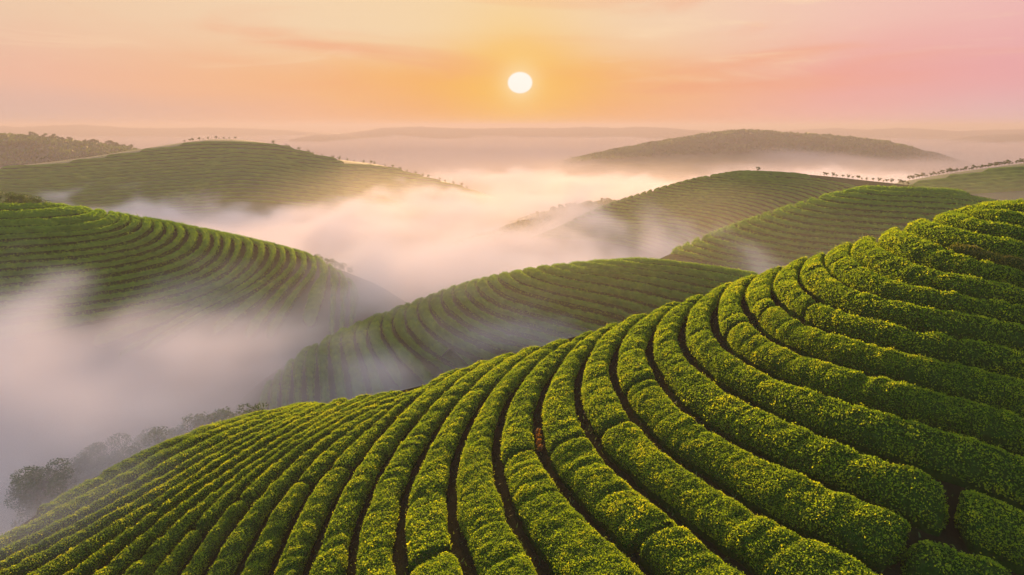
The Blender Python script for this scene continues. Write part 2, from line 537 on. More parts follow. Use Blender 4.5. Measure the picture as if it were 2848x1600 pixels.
GA = [
    c2((2230, 150), (2400, 150), (2576, 140)),
    c2((2190, 235), (2250, 230), (2400, 235), (2576, 235)),
    c2((2110, 250), (2150, 275), (2250, 300), (2400, 325), (2576, 335)),
    c2((1870, 310), (1950, 345), (2080, 375), (2200, 400), (2400, 425), (2576, 450)),
    c2((1665, 385), (1690, 412), (1780, 430), (1900, 460), (2050, 505), (2250, 565), (2400, 585), (2576, 600)),
    c2((1665, 388), (1690, 415), (1780, 433), (1900, 465), (2000, 510), (2080, 568), (2250, 622), (2400, 648), (2576, 668)),
    c2((1420, 470), (1440, 510), (1540, 550), (1650, 590), (1750, 630), (1850, 670), (2000, 720), (2200, 755), (2400, 780), (2576, 795)),
    c2((1185, 555), (1200, 580), (1280, 630), (1350, 680), (1450, 735), (1540, 770), (1650, 810), (1850, 850), (2100, 890), (2300, 920), (2576, 950)),
    c2((985, 605), (970, 650), (1050, 710), (1150, 780), (1250, 840), (1400, 890), (1600, 940), (1800, 980), (2000, 1010), (2200, 1050), (2576, 1090)),
    c2((790, 700), (770, 770), (830, 830), (920, 890), (1000, 945), (1050, 970), (1200, 1020), (1400, 1080), (1600, 1130), (1800, 1170), (2000, 1200), (2300, 1260), (2576, 1290)),
    c2((600, 750), (545, 800), (550, 850), (640, 940), (720, 1010), (850, 1090), (950, 1130), (1200, 1210), (1450, 1290), (1700, 1350), (1950, 1405), (2200, 1450), (2576, 1510)),
    c2((375, 815), (330, 870), (340, 940), (400, 1040), (460, 1120), (540, 1200), (650, 1260), (800, 1325)) + c3((1050, 250), (1250, 310), (1450, 380), (1650, 440), (1900, 500), (2100, 550), (2300, 590), (2576, 650)),
    c2((190, 855), (110, 950), (90, 1050), (120, 1160), (190, 1270), (290, 1345)) + c3((450, 290), (650, 380), (900, 470), (1200, 580), (1500, 660), (1800, 740), (2100, 820), (2400, 900), (2576, 960)),
    c1((2520, 120), (2420, 230), (2400, 310), (2430, 430), (2500, 520), (2576, 600)) + c3((150, 420), (350, 540), (600, 640), (800, 740), (1000, 830), (1250, 950), (1500, 1030), (1750, 1100), (2000, 1190), (2300, 1270), (2576, 1340)),
    c1((2300, 190), (2190, 290), (2140, 400), (2150, 490), (2220, 600), (2280, 700), (2380, 830), (2470, 920), (2576, 1000)) + c3((150, 800), (400, 900), (600, 1020), (800, 1100), (1000, 1190), (1250, 1300), (1450, 1400)) + c4((1700, 960), (2000, 1070), (2300, 1180), (2576, 1280)),
    c1((2020, 300), (1930, 390), (1870, 500), (1860, 600), (1890, 720), (1960, 830), (2040, 960), (2150, 1080), (2250, 1180), (2400, 1290), (2576, 1395)) + c4((200, 670), (400, 785), (600, 890), (800, 1000), (1000, 1090), (1200, 1170), (1400, 1260), (1600, 1380), (1750, 1460)),
    c1((1770, 380), (1690, 480), (1620, 580), (1590, 700), (1590, 830), (1640, 980), (1720, 1130), (1820, 1280)) + c5((1950, 545), (2100, 660), (2250, 770), (2400, 880), (2576, 1010)) + c4((200, 1180), (350, 1280), (500, 1370), (620, 1450)),
    c1((1580, 440), (1470, 550), (1400, 640), (1340, 740), (1290, 860), (1270, 980), (1280, 1150)) + c5((1310, 400), (1380, 520), (1480, 650), (1600, 800), (1750, 950), (1900, 1070), (2050, 1180), (2200, 1300), (2380, 1450)),
    c1((1330, 540), (1200, 640), (1110, 740), (1050, 850), (1000, 960), (960, 1080), (940, 1200)) + c5((945, 420), (960, 540), (1000, 690), (1060, 830), (1130, 980), (1220, 1120), (1310, 1250), (1380, 1350), (1440, 1450)),
    c1((1090, 600), (950, 750), (850, 840), (780, 950), (730, 1050), (680, 1160), (640, 1280)) + c5((600, 560), (580, 700), (590, 850), (620, 1000), (660, 1130), (710, 1260), (770, 1380), (800, 1450)),
    c1((880, 650), (700, 810), (600, 910), (520, 1020), (450, 1130), (390, 1230)) + c5((330, 470), (260, 620), (210, 760), (190, 880), (180, 1000), (178, 1120), (180, 1250), (200, 1450)),
    c1((700, 680), (500, 840), (400, 940), (300, 1050), (200, 1160), (120, 1260)) + c6((2600, 560), (2510, 740), (2450, 880), (2420, 1000), (2390, 1150), (2350, 1290), (2330, 1440)),
    c8((1800, 440), (1550, 600), (1420, 730), (1290, 870), (1200, 980), (1100, 1110), (1020, 1230)) + c6((2224, 827), (2150, 980), (2090, 1120), (2050, 1260), (1980, 1440)),
    c8((1700, 460), (1500, 590), (1400, 660), (1300, 740), (1180, 830), (1106, 902)) + c6((2280, 430), (2130, 600), (1990, 780), (1900, 960), (1840, 1100), (1770, 1240), (1690, 1430)),
    c6((2700, 80), (2576, 130), (2450, 210), (2300, 300), (2150, 420), (2060, 510), (1950, 615), (1880, 690), (1800, 780), (1700, 910), (1600, 1080), (1500, 1270), (1420, 1430)),
    c6((2640, 60), (2500, 110), (2300, 210), (2150, 310), (2000, 420), (1900, 500), (1760, 640), (1650, 750), (1570, 845), (1480, 930), (1400, 1020), (1330, 1130), (1250, 1280), (1160, 1440)),
    c6((2500, 80), (2350, 150), (2150, 250), (2000, 340), (1850, 440), (1700, 540), (1570, 660), (1450, 780), (1340, 890), (1270, 990), (1190, 1090), (1110, 1190), (1060, 1280), (960, 1430)),
    c6((2400, 90), (2250, 170), (2050, 280), (1900, 370), (1750, 470), (1600, 570), (1480, 660), (1350, 760), (1250, 855), (1150, 960), (1050, 1070), (950, 1180), (850, 1290), (710, 1440)),
    c6((2350, 75), (2200, 150), (2000, 260), (1800, 380), (1650, 480), (1500, 580), (1350, 690), (1200, 800), (1100, 880), (950, 990), (830, 1100), (700, 1220), (600, 1320), (480, 1440)),
    c6((2250, 85), (2100, 160), (1900, 260), (1750, 345), (1600, 440), (1450, 540), (1300, 640), (1140, 745), (1000, 840), (850, 940), (720, 1040), (600, 1140), (480, 1230), (370, 1315), (220, 1440)),
    c6((2050, 120), (1900, 200), (1700, 300), (1550, 390), (1400, 490), (1250, 590), (1100, 690), (950, 785), (800, 880), (650, 980), (500, 1080), (350, 1190), (200, 1300), (10, 1440)),
    c7((2350, 165), (2200, 240), (1950, 360), (1800, 450), (1650, 550), (1500, 645), (1300, 760), (1100, 870), (900, 980), (750, 1075), (550, 1185), (350, 1295), (100, 1430)),
    c7((2350, 140), (2200, 210), (1950, 320), (1750, 420), (1550, 535), (1400, 625), (1200, 740), (1000, 850), (800, 960), (600, 1065), (400, 1170), (200, 1280), (0, 1375), (-120, 1430)),
    c7((2300, 125), (2150, 185), (1900, 285), (1700, 375), (1550, 460), (1400, 550), (1200, 660), (1000, 775), (800, 880), (600, 980), (400, 1085), (200, 1190), (0, 1290), (-150, 1360)),
    c7((2250, 115), (2100, 165), (1800, 260), (1600, 345), (1450, 415), (1300, 500), (1150, 600), (950, 715), (750, 820), (560, 910), (400, 1000), (200, 1100), (0, 1200), (-150, 1270)),
    c7((2200, 100), (2000, 165), (1700, 250), (1500, 325), (1300, 410), (1150, 490), (1000, 580), (800, 695), (600, 800), (400, 905), (200, 1010), (0, 1100), (-150, 1165)),
    c7((1900, 165), (1650, 222), (1450, 295), (1250, 372), (1050, 462), (900, 540), (700, 655), (550, 745), (350, 850), (150, 945), (0, 1010), (-150, 1075)),
]
hill_mesh('hill', HILL_A, M_SOIL, drop=0.82, r0=1.25, r1=1.6, na=260, nr=160, label='near green hill under curved tea rows')
PA = [path_on(HILL_A, g, 0.22, sm=6, ext0=5.0, ext1=16.0 if i < 13 else 7.0) for i, g in enumerate(GA)]
HEDGES = []
def project(x, y, z):
    xc, yc, zc = x, y * SP + z * CP, -(y * CP - z * SP)
    return W0 / 2 + FPX * xc / -zc, H0 / 2 - FPX * yc / -zc


BREAKS = {13: [(2675, 1352)], 14: [(1747, 1080), (2549, 1467)], 15: [(1684, 1202)], 16: [(1544, 1240), (1890, 1400)], 17: [(1450, 1254)], 11: [(2032, 916)], 10: [(2116, 874)], 9: [(2252, 860)],
          19: [(1069, 1561)], 22: [(924, 1278)], 23: [(826, 1324)], 25: [(693, 1407)], 26: [(567, 1488)]}
PARTS = {1: [''], 2: ['upper piece of the ', 'lower piece of the '], 3: ['upper piece of the ', 'middle piece of the ', 'lower piece of the ']}


def near_rows():
    for i in range(len(PA) - 1):
        c, w = between(PA[i], PA[i + 1], 0.22, 0.7, 4.0)
        if c is None: print('skip', i); continue
        
        z = HILL_A.z(c[:, 0], c[:, 1])
        U, V = project(c[:, 0], c[:, 1], z)
        cuts = sorted(int(np.hypot(U - bu, V - bv).argmin()) for bu, bv in BREAKS.get(i, []))
        edges = [0] + cuts + [len(c)]
        pieces = [(a, b) for a, b in zip(edges[:-1], edges[1:]) if b - a > 9]
        for (a, b), part in zip(pieces, PARTS[len(pieces)]):
            cc, ww = c[a:b], w[a:b]
            r = np.hypot(cc[:, 0], cc[:, 1]).mean()
            dry = i == 4
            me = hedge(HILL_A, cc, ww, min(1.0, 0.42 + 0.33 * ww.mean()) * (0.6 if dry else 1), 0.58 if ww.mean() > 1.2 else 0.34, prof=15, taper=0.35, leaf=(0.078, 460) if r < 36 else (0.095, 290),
                       seed=100 + i * 3 + (a > 0), mats=[M_CORE_SHADE, M_DRY if dry else M_LEAF], near=True, brow=5.0 if a == 0 else -20.0)
            o = obj('tea_hedge_row', me)
            lab = ('%s tea hedge row from the summit of the near hill' % ordinal(i + 1)) if not part else '%s%s tea hedge row from the near hill summit' % (part, ordinal(i + 1))
            if dry: lab = 'low reddish dry tea hedge row, fifth from the summit of the near hill'
            tag(o, lab, 'hedge', 'tea hedge rows on the near hill')
near_rows()

# ---- farther hills
z5 = lambda p: zoom(600, 600, 1.84, p)
z2 = lambda p: zoom(1424, 300, 1.809, p)
z1 = lambda p: zoom(0, 300, 1.809, p)
HILL_B = Hill(crestD([(400, 1200, 78), (520, 1080, 82), (640, 950, 86), (760, 870, 92), (850, 825, 96), (950, 785, 99), (1050, 748, 102), (1150, 715, 104), (1250, 690, 107), (1350, 670, 107), (1450, 659, 107), (1550, 651, 107),
                      (1650, 648, 108), (1750, 656, 109), (1850, 672, 110), (1980, 700, 110), (2150, 750, 110)]),
              [0.80, 0.82, 0.84, 0.84, 0.83, 0.82], [1180, 1120, 1060, 1000, 960, 930], sm=10)
HILL_C = Hill(crestD([(1450, 730, 132), (1550, 688, 136), (1640, 648, 141), (1700, 622, 145), (1760, 596, 149), (1850, 561, 154), (1950, 526, 159), (2050, 496, 164), (2150, 472, 168), (2200, 466, 170), (2300, 464, 172),
                      (2400, 472, 173), (2480, 485, 174), (2540, 498, 175), (2650, 530, 176), (2800, 590, 176)]), [0.84, 0.83, 0.80, 0.76, 0.74], [830, 800, 770, 745, 720], sm=10)
HILL_D = Hill(crestD([(1100, 690, 196), (1220, 640, 204), (1330, 600, 210), (1400, 572, 214), (1450, 547, 218), (1500, 522, 221), (1560, 500, 224), (1650, 471, 228), (1750, 446, 233), (1850, 429, 237), (1920, 425, 240), (2000, 429, 243),
                      (2100, 438, 245), (2200, 449, 246), (2280, 457, 246), (2400, 480, 246), (2550, 530, 246)]), [0.82, 0.80, 0.78, 0.78, 0.80], [720, 700, 680, 660, 640], sm=8)
HILL_E = Hill(crestD([(2050, 500, 280), (2150, 478, 284), (2200, 467, 287), (2280, 449, 292), (2350, 436, 296), (2450, 421, 300), (2576, 404, 305), (2750, 388, 310), (2950, 400, 315)]), [0.75, 0.75], [580, 600], sm=10)
HILL_F = Hill(crestD([(-350, 500, 132), (-150, 496, 130), (0, 500, 128), (100, 508, 127), (200, 520, 126), (300, 535, 125), (400, 550, 124), (500, 570, 123), (600, 592, 122), (700, 615, 121), (780, 637, 121),
                      (850, 662, 120), (950, 702, 119), (1060, 770, 117)]), [0.66, 0.68, 0.72, 0.78, 0.84], [1010, 1000, 980, 950, 920], sm=8)
HILL_G = Hill(crestD([(-300, 440, 400), (-100, 430, 400), (0, 416, 402), (100, 406, 406), (200, 394, 410), (300, 379, 414), (400, 363, 418), (470, 353, 420), (530, 346, 422), (600, 347, 424), (680, 356, 426), (760, 376, 428), (850, 398, 430),
                      (940, 408, 432), (1000, 421, 432), (1060, 439, 432), (1150, 461, 430), (1250, 495, 428), (1350, 530, 425)]), [0.78, 0.76, 0.78, 0.84], [600, 610, 610, 600], sm=8)
HILL_GS = Hill(crestD([(430, 420, 395), (520, 385, 398), (600, 365, 400), (680, 381, 398), (760, 411, 395), (850, 441, 391), (950, 476, 386), (1010, 501, 382), (1100, 545, 376)]), [0.82, 0.82, 0.86], [590, 600, 610], sm=8)
HILL_G2 = Hill(crestD([(-300, 335, 720), (-100, 340, 710), (0, 343, 700), (60, 346, 700), (110, 351, 695), (200, 362, 690), (280, 371, 685), (330, 379, 680), (400, 396, 675), (500, 425, 670)]), [0.8, 0.8], [480, 490], sm=8)
HILL_H = Hill(crestD([(1280, 460, 800), (1380, 424, 830), (1450, 402, 850), (1560, 379, 870), (1650, 362, 880), (1750, 346, 890), (1830, 335, 900), (1900, 333, 905), (2000, 341, 910), (2100, 346, 910), (2200, 357, 905), (2280, 372, 900), (2380, 402, 890), (2520, 440, 880), (2650, 500, 870)]), [0.86, 0.86], [455, 455], sm=5)
HILL_I = Hill(crestD([(1120, 625, 236), (1200, 600, 240), (1250, 586, 244), (1290, 566, 248), (1350, 546, 253), (1420, 528, 258), (1480, 518, 263), (1530, 512, 267), (1600, 508, 270), (1700, 515, 272)]), [0.86, 0.86], [690, 690], sm=5)


def hill_rows(h, gaps, name, group, labelf, height, gap, prof, ds, bumps, leaf, wr, seed, ext0=9.0, ext1=3.0, mats=None, sm=5, brow=6.0):
    P = [path_on(h, g, ds, sm=sm, ext0=ext0, ext1=ext1, curve=0.16) for g in gaps]
    k = 0
    for i in range(len(P) - 1):
        c, w = between(P[i], P[i + 1], ds, *wr)
        if c is None: print(name, 'skip', i); continue
        k += 1
        if i % 6 == 0: print(name, i, len(c), w.mean().round(2))
        me = hedge(h, c, w, height, gap, prof=prof, bumps=bumps, leaf=leaf, seed=seed + i, mats=mats, taper=1.2, brow=brow)
        o = obj('tea_hedge_row', me)
        tag(o, labelf(k), 'hedge', group)


GB = [z5(p) for p in [
    [(250, 850), (215, 930), (205, 1010)], [(300, 800), (275, 870), (265, 950)], [(350, 757), (330, 825), (325, 900)],
    [(400, 720), (385, 790), (385, 860)], [(460, 690), (448, 760), (450, 840)], [(520, 655), (510, 725), (515, 800)], [(580, 625), (572, 700), (585, 780)], [(640, 600), (636, 665), (658, 745)],
    [(710, 572), (702, 640), (740, 705)], [(780, 545), (765, 610), (790, 680), (830, 735)], [(850, 515), (835, 570), (850, 630), (890, 690), (960, 740)],
    [(912, 492), (895, 540), (905, 600), (940, 650), (1000, 690), (1090, 730)], [(972, 468), (958, 520), (975, 580), (1010, 640), (1080, 690), (1190, 740)],
    [(1036, 445), (1022, 490), (1040, 540), (1090, 600), (1160, 640), (1260, 690), (1390, 740)], [(1097, 422), (1082, 460), (1100, 510), (1150, 560), (1250, 610), (1380, 660), (1520, 710)],
    [(1157, 400), (1142, 430), (1160, 480), (1210, 520), (1300, 570), (1450, 620), (1620, 670)], [(1215, 380), (1205, 420), (1240, 470), (1300, 510), (1400, 550), (1550, 600), (1720, 650)],
    [(1280, 358), (1270, 400), (1310, 440), (1380, 480), (1500, 520), (1650, 570), (1820, 612)], [(1335, 340), (1325, 375), (1370, 420), (1450, 450), (1600, 500), (1750, 540), (1920, 588)],
    [(1392, 325), (1390, 360), (1450, 400), (1550, 430), (1700, 470), (1850, 510), (2020, 555)], [(1450, 310), (1470, 350), (1550, 385), (1700, 425), (1850, 460), (2080, 520)],
    [(1510, 296), (1550, 335), (1650, 365), (1800, 400), (2000, 440), (2150, 485)], [(1580, 282), (1640, 320), (1750, 345), (1900, 375), (2100, 410), (2230, 450)],
    [(1660, 268), (1720, 295), (1850, 320), (2000, 345), (2200, 380), (2340, 415)], [(1740, 255), (1800, 275), (1950, 295), (2150, 325), (2440, 385)],
    [(1830, 243), (1900, 260), (2100, 285), (2300, 310), (2530, 355)], [(1930, 232), (2050, 250), (2250, 272), (2560, 325)], [(2050, 222), (2200, 238), (2400, 255), (2640, 295)], [(2180, 213), (2350, 226), (2640, 265)]]]
hill_mesh('hill', HILL_B, M_BED, drop=0.95, r0=1.5, r1=2.0, label='middle tea hill behind the near hill, its foot in fog')
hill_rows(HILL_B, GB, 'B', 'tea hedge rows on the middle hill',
          lambda k: 'tea hedge row on the middle hill, %s from its foggy end' % ordinal(k), 1.0, 0.8, 11, 0.3, 0.08, (0.16, 70), (0.8, 4.2), 300, ext1=10.0, mats=[M_CORE_SHADE, M_FAR])

GC = [z2(p) for p in [
    [(1830, 390), (2000, 395), (2200, 402), (2350, 420), (2500, 450)], [(1740, 405), (1900, 415), (2100, 420), (2300, 435), (2470, 462)], [(1680, 415), (1850, 437), (2050, 442), (2250, 455), (2440, 479)],
    [(1600, 432), (1700, 455), (1900, 462), (2150, 472), (2400, 496)], [(1540, 452), (1640, 478), (1850, 487), (2100, 497), (2360, 520)], [(1480, 470), (1580, 500), (1800, 512), (2050, 522), (2310, 544)],
    [(1420, 488), (1520, 522), (1750, 537), (2000, 548), (2260, 566)], [(1360, 507), (1450, 545), (1650, 562), (1900, 575), (2210, 594)], [(1300, 527), (1380, 565), (1600, 588), (1850, 602), (2130, 619)],
    [(1240, 545), (1320, 585), (1500, 608), (1750, 628), (2070, 649)], [(1180, 565), (1260, 605), (1450, 632), (1700, 655), (2010, 676)], [(1120, 588), (1200, 625), (1400, 658), (1650, 682), (1930, 704)],
    [(1060, 610), (1140, 645), (1350, 682), (1600, 708), (1840, 727)], [(1000, 632), (1080, 668), (1300, 705), (1550, 735), (1760, 753)], [(940, 655), (1020, 690), (1250, 728), (1500, 760), (1680, 778)],
    [(890, 677), (960, 710), (1150, 745), (1400, 782), (1590, 803)], [(840, 700), (900, 730), (1100, 768), (1380, 815)], [(790, 720), (860, 750), (1050, 785), (1290, 822)]]]
hill_mesh('hill', HILL_C, M_BED, drop=0.9, r0=1.4, r1=2.0, label='smooth tea hill rising behind the near brow')
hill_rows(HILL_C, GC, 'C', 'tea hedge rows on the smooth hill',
          lambda k: 'tea hedge row on the smooth ridged hill, %s below its top' % ordinal(k), 1.15, 1.3, 9, 0.5, 0.08, (0.24, 16), (0.8, 7.0), 400, mats=[M_CORE_SHADE, M_FAR])

ridgeD = np.array([(20, 640), (160, 600), (300, 560), (420, 503), (520, 467), (640, 432), (760, 397), (880, 362), (1000, 332), (1100, 318)], float)
GD = []
for q in np.linspace(0.02, 0.985, 31)[::-1]:
    s_ = np.r_[0, np.cumsum(np.hypot(*np.diff(ridgeD, axis=0).T))]; s_ /= s_[-1]
    x, y = np.interp(q, s_, ridgeD[:, 0]), np.interp(q, s_, ridgeD[:, 1])
    GD.append(z2([(x, y), (x + 90, y + 16), (x + 260, y + 24), (x + 430, y + 36), (x + 560, y + 58), (x + 650, y + 92), (x + 700, y + 130)]))
GD = [z2([(1180, 312), (1400, 318), (1600, 338), (1760, 362)]), z2([(1120, 320), (1300, 328), (1500, 345), (1700, 376), (1800, 400)])] + GD
hill_mesh('hill', HILL_D, M_BED, drop=0.9, r0=1.4, r1=2.0, label='farther tea hill with fog at its foot')
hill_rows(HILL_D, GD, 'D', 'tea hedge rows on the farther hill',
          lambda k: 'tea hedge row on the farther hill, %s below its top' % ordinal(k), 1.2, 1.4, 9, 0.7, 0.08, None, (0.8, 7.0), 500, mats=[M_CORE_SHADE, M_FAR], sm=3)

GF = [z1(p) for p in [
    [(260, 478), (100, 475), (-60, 474)], [(375, 487), (200, 500), (0, 508), (-60, 510)], [(480, 505), (420, 530), (250, 545), (0, 552), (-60, 553)], [(550, 517), (530, 545), (450, 570), (300, 580), (0, 588), (-60, 590)],
    [(610, 530), (600, 565), (520, 595), (350, 612), (0, 625), (-60, 627)], [(660, 540), (650, 580), (580, 615), (400, 640), (200, 652), (0, 662), (-60, 664)],
    [(715, 550), (715, 590), (650, 630), (500, 660), (250, 685), (0, 698), (-60, 700)], [(770, 562), (775, 605), (720, 650), (600, 685), (350, 715), (0, 735), (-60, 738)],
    [(825, 573), (835, 620), (790, 665), (680, 705), (450, 740), (200, 760), (0, 772), (-60, 776)], [(880, 584), (890, 630), (850, 680), (740, 725), (500, 768), (250, 793), (0, 810), (-60, 814)],
    [(935, 594), (945, 650), (900, 700), (800, 748), (550, 798), (300, 826), (0, 848), (-60, 852)], [(1000, 606), (1015, 660), (975, 720), (850, 775), (600, 830), (350, 862), (0, 888), (-60, 893)],
    [(1060, 617), (1080, 680), (1035, 740), (900, 810), (650, 865), (400, 898), (0, 928), (-60, 934)], [(1112, 628), (1122, 690), (1080, 765), (950, 835), (700, 898), (400, 938), (0, 972), (-60, 978)],
    [(1166, 640), (1177, 700), (1140, 780), (1000, 860), (750, 930), (450, 977), (0, 1016)], [(1221, 651), (1230, 715), (1190, 790), (1080, 870), (850, 950), (500, 1012), (0, 1062)],
    [(1281, 663), (1292, 720), (1260, 790), (1150, 880), (900, 980), (500, 1060)], [(1340, 676), (1350, 730), (1312, 800), (1200, 890), (950, 1010)], [(1391, 690), (1402, 740), (1370, 805), (1260, 895), (1050, 995)],
    [(1441, 702), (1454, 750), (1430, 805), (1330, 885), (1150, 975)], [(1491, 716), (1507, 765), (1490, 815), (1400, 885)], [(1541, 731), (1560, 775), (1550, 825), (1480, 885)], [(1591, 748), (1610, 790), (1600, 835), (1550, 885)],
    [(1640, 772), (1663, 812), (1655, 865)], [(1690, 805), (1713, 842), (1705, 900)], [(1740, 842), (1765, 880), (1755, 940)], [(1790, 885), (1815, 925), (1800, 985)]]]
hill_mesh('hill', HILL_F, M_BED, drop=0.95, r0=1.5, r1=2.0, label='round tea hill across the fog valley')
hill_rows(HILL_F, GF, 'F', 'tea hedge rows on the round hill across the valley',
          lambda k: 'tea hedge row on the round valley hill, %s below its top' % ordinal(k), 1.0, 0.9, 11, 0.3, 0.08, (0.18, 42), (0.8, 5.0), 600, ext1=12.0, mats=[M_CORE_SHADE, M_FAR])

def fine_rows(h, crest, x0, x1, n, dy, flat, top):
    cx_, cy_ = np.array(crest)[:, 0] * K, np.array(crest)[:, 1] * K
    g = []
    for j in range(n):
        x = np.linspace(x0, x1, 60)
        cr = np.interp(x, cx_, cy_)
        y = top + j * dy + flat * (cr - top)
        m = y > cr + 1.0
        if m.sum() < 6: continue
        idx = np.where(m)[0]
        # longest unbroken piece below the brow
        sp = np.split(idx, np.where(np.diff(idx) > 1)[0] + 1); idx = max(sp, key=len)
        if len(idx) < 6: continue
        g.append(list(zip(x[idx], y[idx])))
    return g
CRG = [(0, 416), (100, 406), (200, 394), (300, 379), (400, 363), (470, 353), (530, 346), (600, 347), (680, 356), (760, 376), (850, 398), (940, 408), (1000, 421), (1060, 439), (1150, 461), (1250, 495)]
GG = fine_rows(HILL_G, CRG, -30, 1340, 24, 9.0, 0.42, 382)
hill_mesh('hill', HILL_G, M_GRASS, drop=0.9, r0=1.3, r1=1.8, label='broad far tea hill with a tree tuft on top')
hill_rows(HILL_G, GG, 'G', 'fine tea hedge rows on the broad far hill', lambda k: 'thin tea hedge row on the broad far hill, %s below its summit' % ordinal(k), 1.6, 1.6, 7, 2.0, 0.12, None, (1.4, 12.0), 700, mats=[M_CORE_SHADE, M_FAR], sm=2, ext1=12.0, brow=0.0)
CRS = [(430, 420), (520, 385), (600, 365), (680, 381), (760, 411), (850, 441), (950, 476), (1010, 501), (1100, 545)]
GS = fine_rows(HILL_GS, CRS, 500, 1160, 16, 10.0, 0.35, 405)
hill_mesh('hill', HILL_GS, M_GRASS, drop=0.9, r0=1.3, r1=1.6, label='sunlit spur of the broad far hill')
hill_rows(HILL_GS, GS, 'GS', 'fine tea hedge rows on the sunlit spur', lambda k: 'thin tea hedge row on the sunlit spur, %s below its ridge' % ordinal(k), 1.6, 1.6, 7, 2.0, 0.12, None, (1.4, 12.0), 750, mats=[M_CORE_SHADE, M_FAR], sm=2, ext1=12.0, brow=0.0)
CRE = [(2050, 500), (2150, 478), (2200, 467), (2280, 449), (2350, 436), (2450, 421), (2576, 404), (2750, 388)]
GE = fine_rows(HILL_E, CRE, 2280, 2950, 9, 9.0, 0.5, 455)
hill_mesh('hill', HILL_E, M_GRASS, drop=0.9, r0=1.4, r1=1.6, label='hazy green hill below the line of small trees')
hill_rows(HILL_E, GE, 'E', 'tea hedge rows on the hazy hill', lambda k: 'hazy tea hedge row below the line of small trees, %s down' % ordinal(k), 1.0, 0.9, 5, 1.2, 0.1, None, (1.0, 9.0), 800, mats=[M_CORE_SHADE, M_FAR], sm=2)
hill_mesh('hill', HILL_G2, M_WOODS, r0=1.3, r1=1.6, rough=1.2, label='hazy blue wooded hill beyond the broad far hill')
hill_mesh('hill', HILL_H, M_WOODS, r0=1.4, r1=1.8, rough=3.0, na=400, nr=160, label='long dark wooded hill rising from the fog sea')
hill_mesh('hill', HILL_I, M_WOODS, r0=1.4, r1=1.8, rough=2.2, na=300, nr=120, label='low wooded ridge in orange mist')

for lab, r, cr, sm_ in [
    ('faint blue far ridge on the horizon', 3300, [(-300, 325), (-100, 320), (0, 317), (60, 320), (130, 316), (200, 313), (260, 317), (330, 322), (430, 323), (520, 321), (620, 323), (720, 328), (820, 336)], 4),
    ('small low far island hill in the fog sea', 2500, [(730, 352), (760, 345), (800, 338), (860, 338), (900, 344), (940, 352)], 4),
    ('orange far ridge under the sun', 2700, [(820, 345), (880, 334), (960, 322), (1050, 318), (1130, 322), (1200, 323), (1300, 321), (1400, 323), (1470, 319), (1560, 322), (1600, 318), (1680, 322), (1780, 330), (1900, 338)], 4),
    ('pale pink far ridge beside the wooded hill', 3100, [(1850, 336), (1950, 330), (2050, 325), (2100, 322), (2180, 327), (2260, 322), (2300, 323), (2400, 330), (2520, 327), (2650, 322), (2800, 326), (2950, 330)], 4),
    ('low grey far rise in the fog sea', 2300, [(2380, 352), (2440, 343), (2520, 338), (2600, 337), (2700, 340), (2850, 350)], 4)]:
    h = Hill(crestD([(u, v, r) for u, v in cr]), [0.93, 0.93], [430, 430], sm=sm_, zmin=-90)
    hill_mesh('far_hill', h, M_WOODS, r0=1.3, r1=1.6, na=500, nr=30, extra=0.05, rough=r * 0.0009, label=lab)

# valley floor, one sheet out to the horizon
gs = 9000
v = np.array([(-gs, -1500, -64), (gs, -1500, -64), (gs, gs, -64), (-gs, gs, -64)], float)
tag(obj('ground', make_mesh('ground', v, np.array([[0, 1, 2, 3]]), [M_GRASS])), 'valley floor under the fog', kind='structure')


# ------------------------------------------------------------------ trees and shrubs
M_BARK = plain_material('bark', [(0.3, (0.03, 0.022, 0.015, 1)), (0.7, (0.07, 0.052, 0.036, 1))], 4.0, 0.9, 0.5, 12.0)
M_CROWN = leaf_material('crown_leaf', (0.018, 0.034, 0.010, 1), (0.040, 0.070, 0.016, 1), (0.085, 0.105, 0.025, 1), trans=0.3, rough=0.6, spec=0.1)
M_FERN = leaf_material('dry_fern', (0.06, 0.035, 0.01, 1), (0.14, 0.065, 0.02, 1), (0.22, 0.10, 0.025, 1), trans=0.35, rough=0.7, spec=0.1)


def tubes(segs, sides=6):
    V, F = [], []
    for p, q, r0, r1 in segs:
        p, q = np.array(p, float), np.array(q, float)
        d = q - p; d /= np.linalg.norm(d)
        a = np.cross(d, (0.3, 0.9, 0.2)); a /= np.linalg.norm(a); b = np.cross(d, a)
        k = sum(len(x) for x in V); th = np.linspace(0, 2 * math.pi, sides, endpoint=False)[:, None]
        ring = np.cos(th) * a + np.sin(th) * b
        V += [p + ring * r0, q + ring * r1]
        i = np.arange(sides); j = (i + 1) % sides
        F.append(np.stack([k + i, k + j, k + sides + j, k + sides + i], -1))
    return np.concatenate(V), np.concatenate(F)


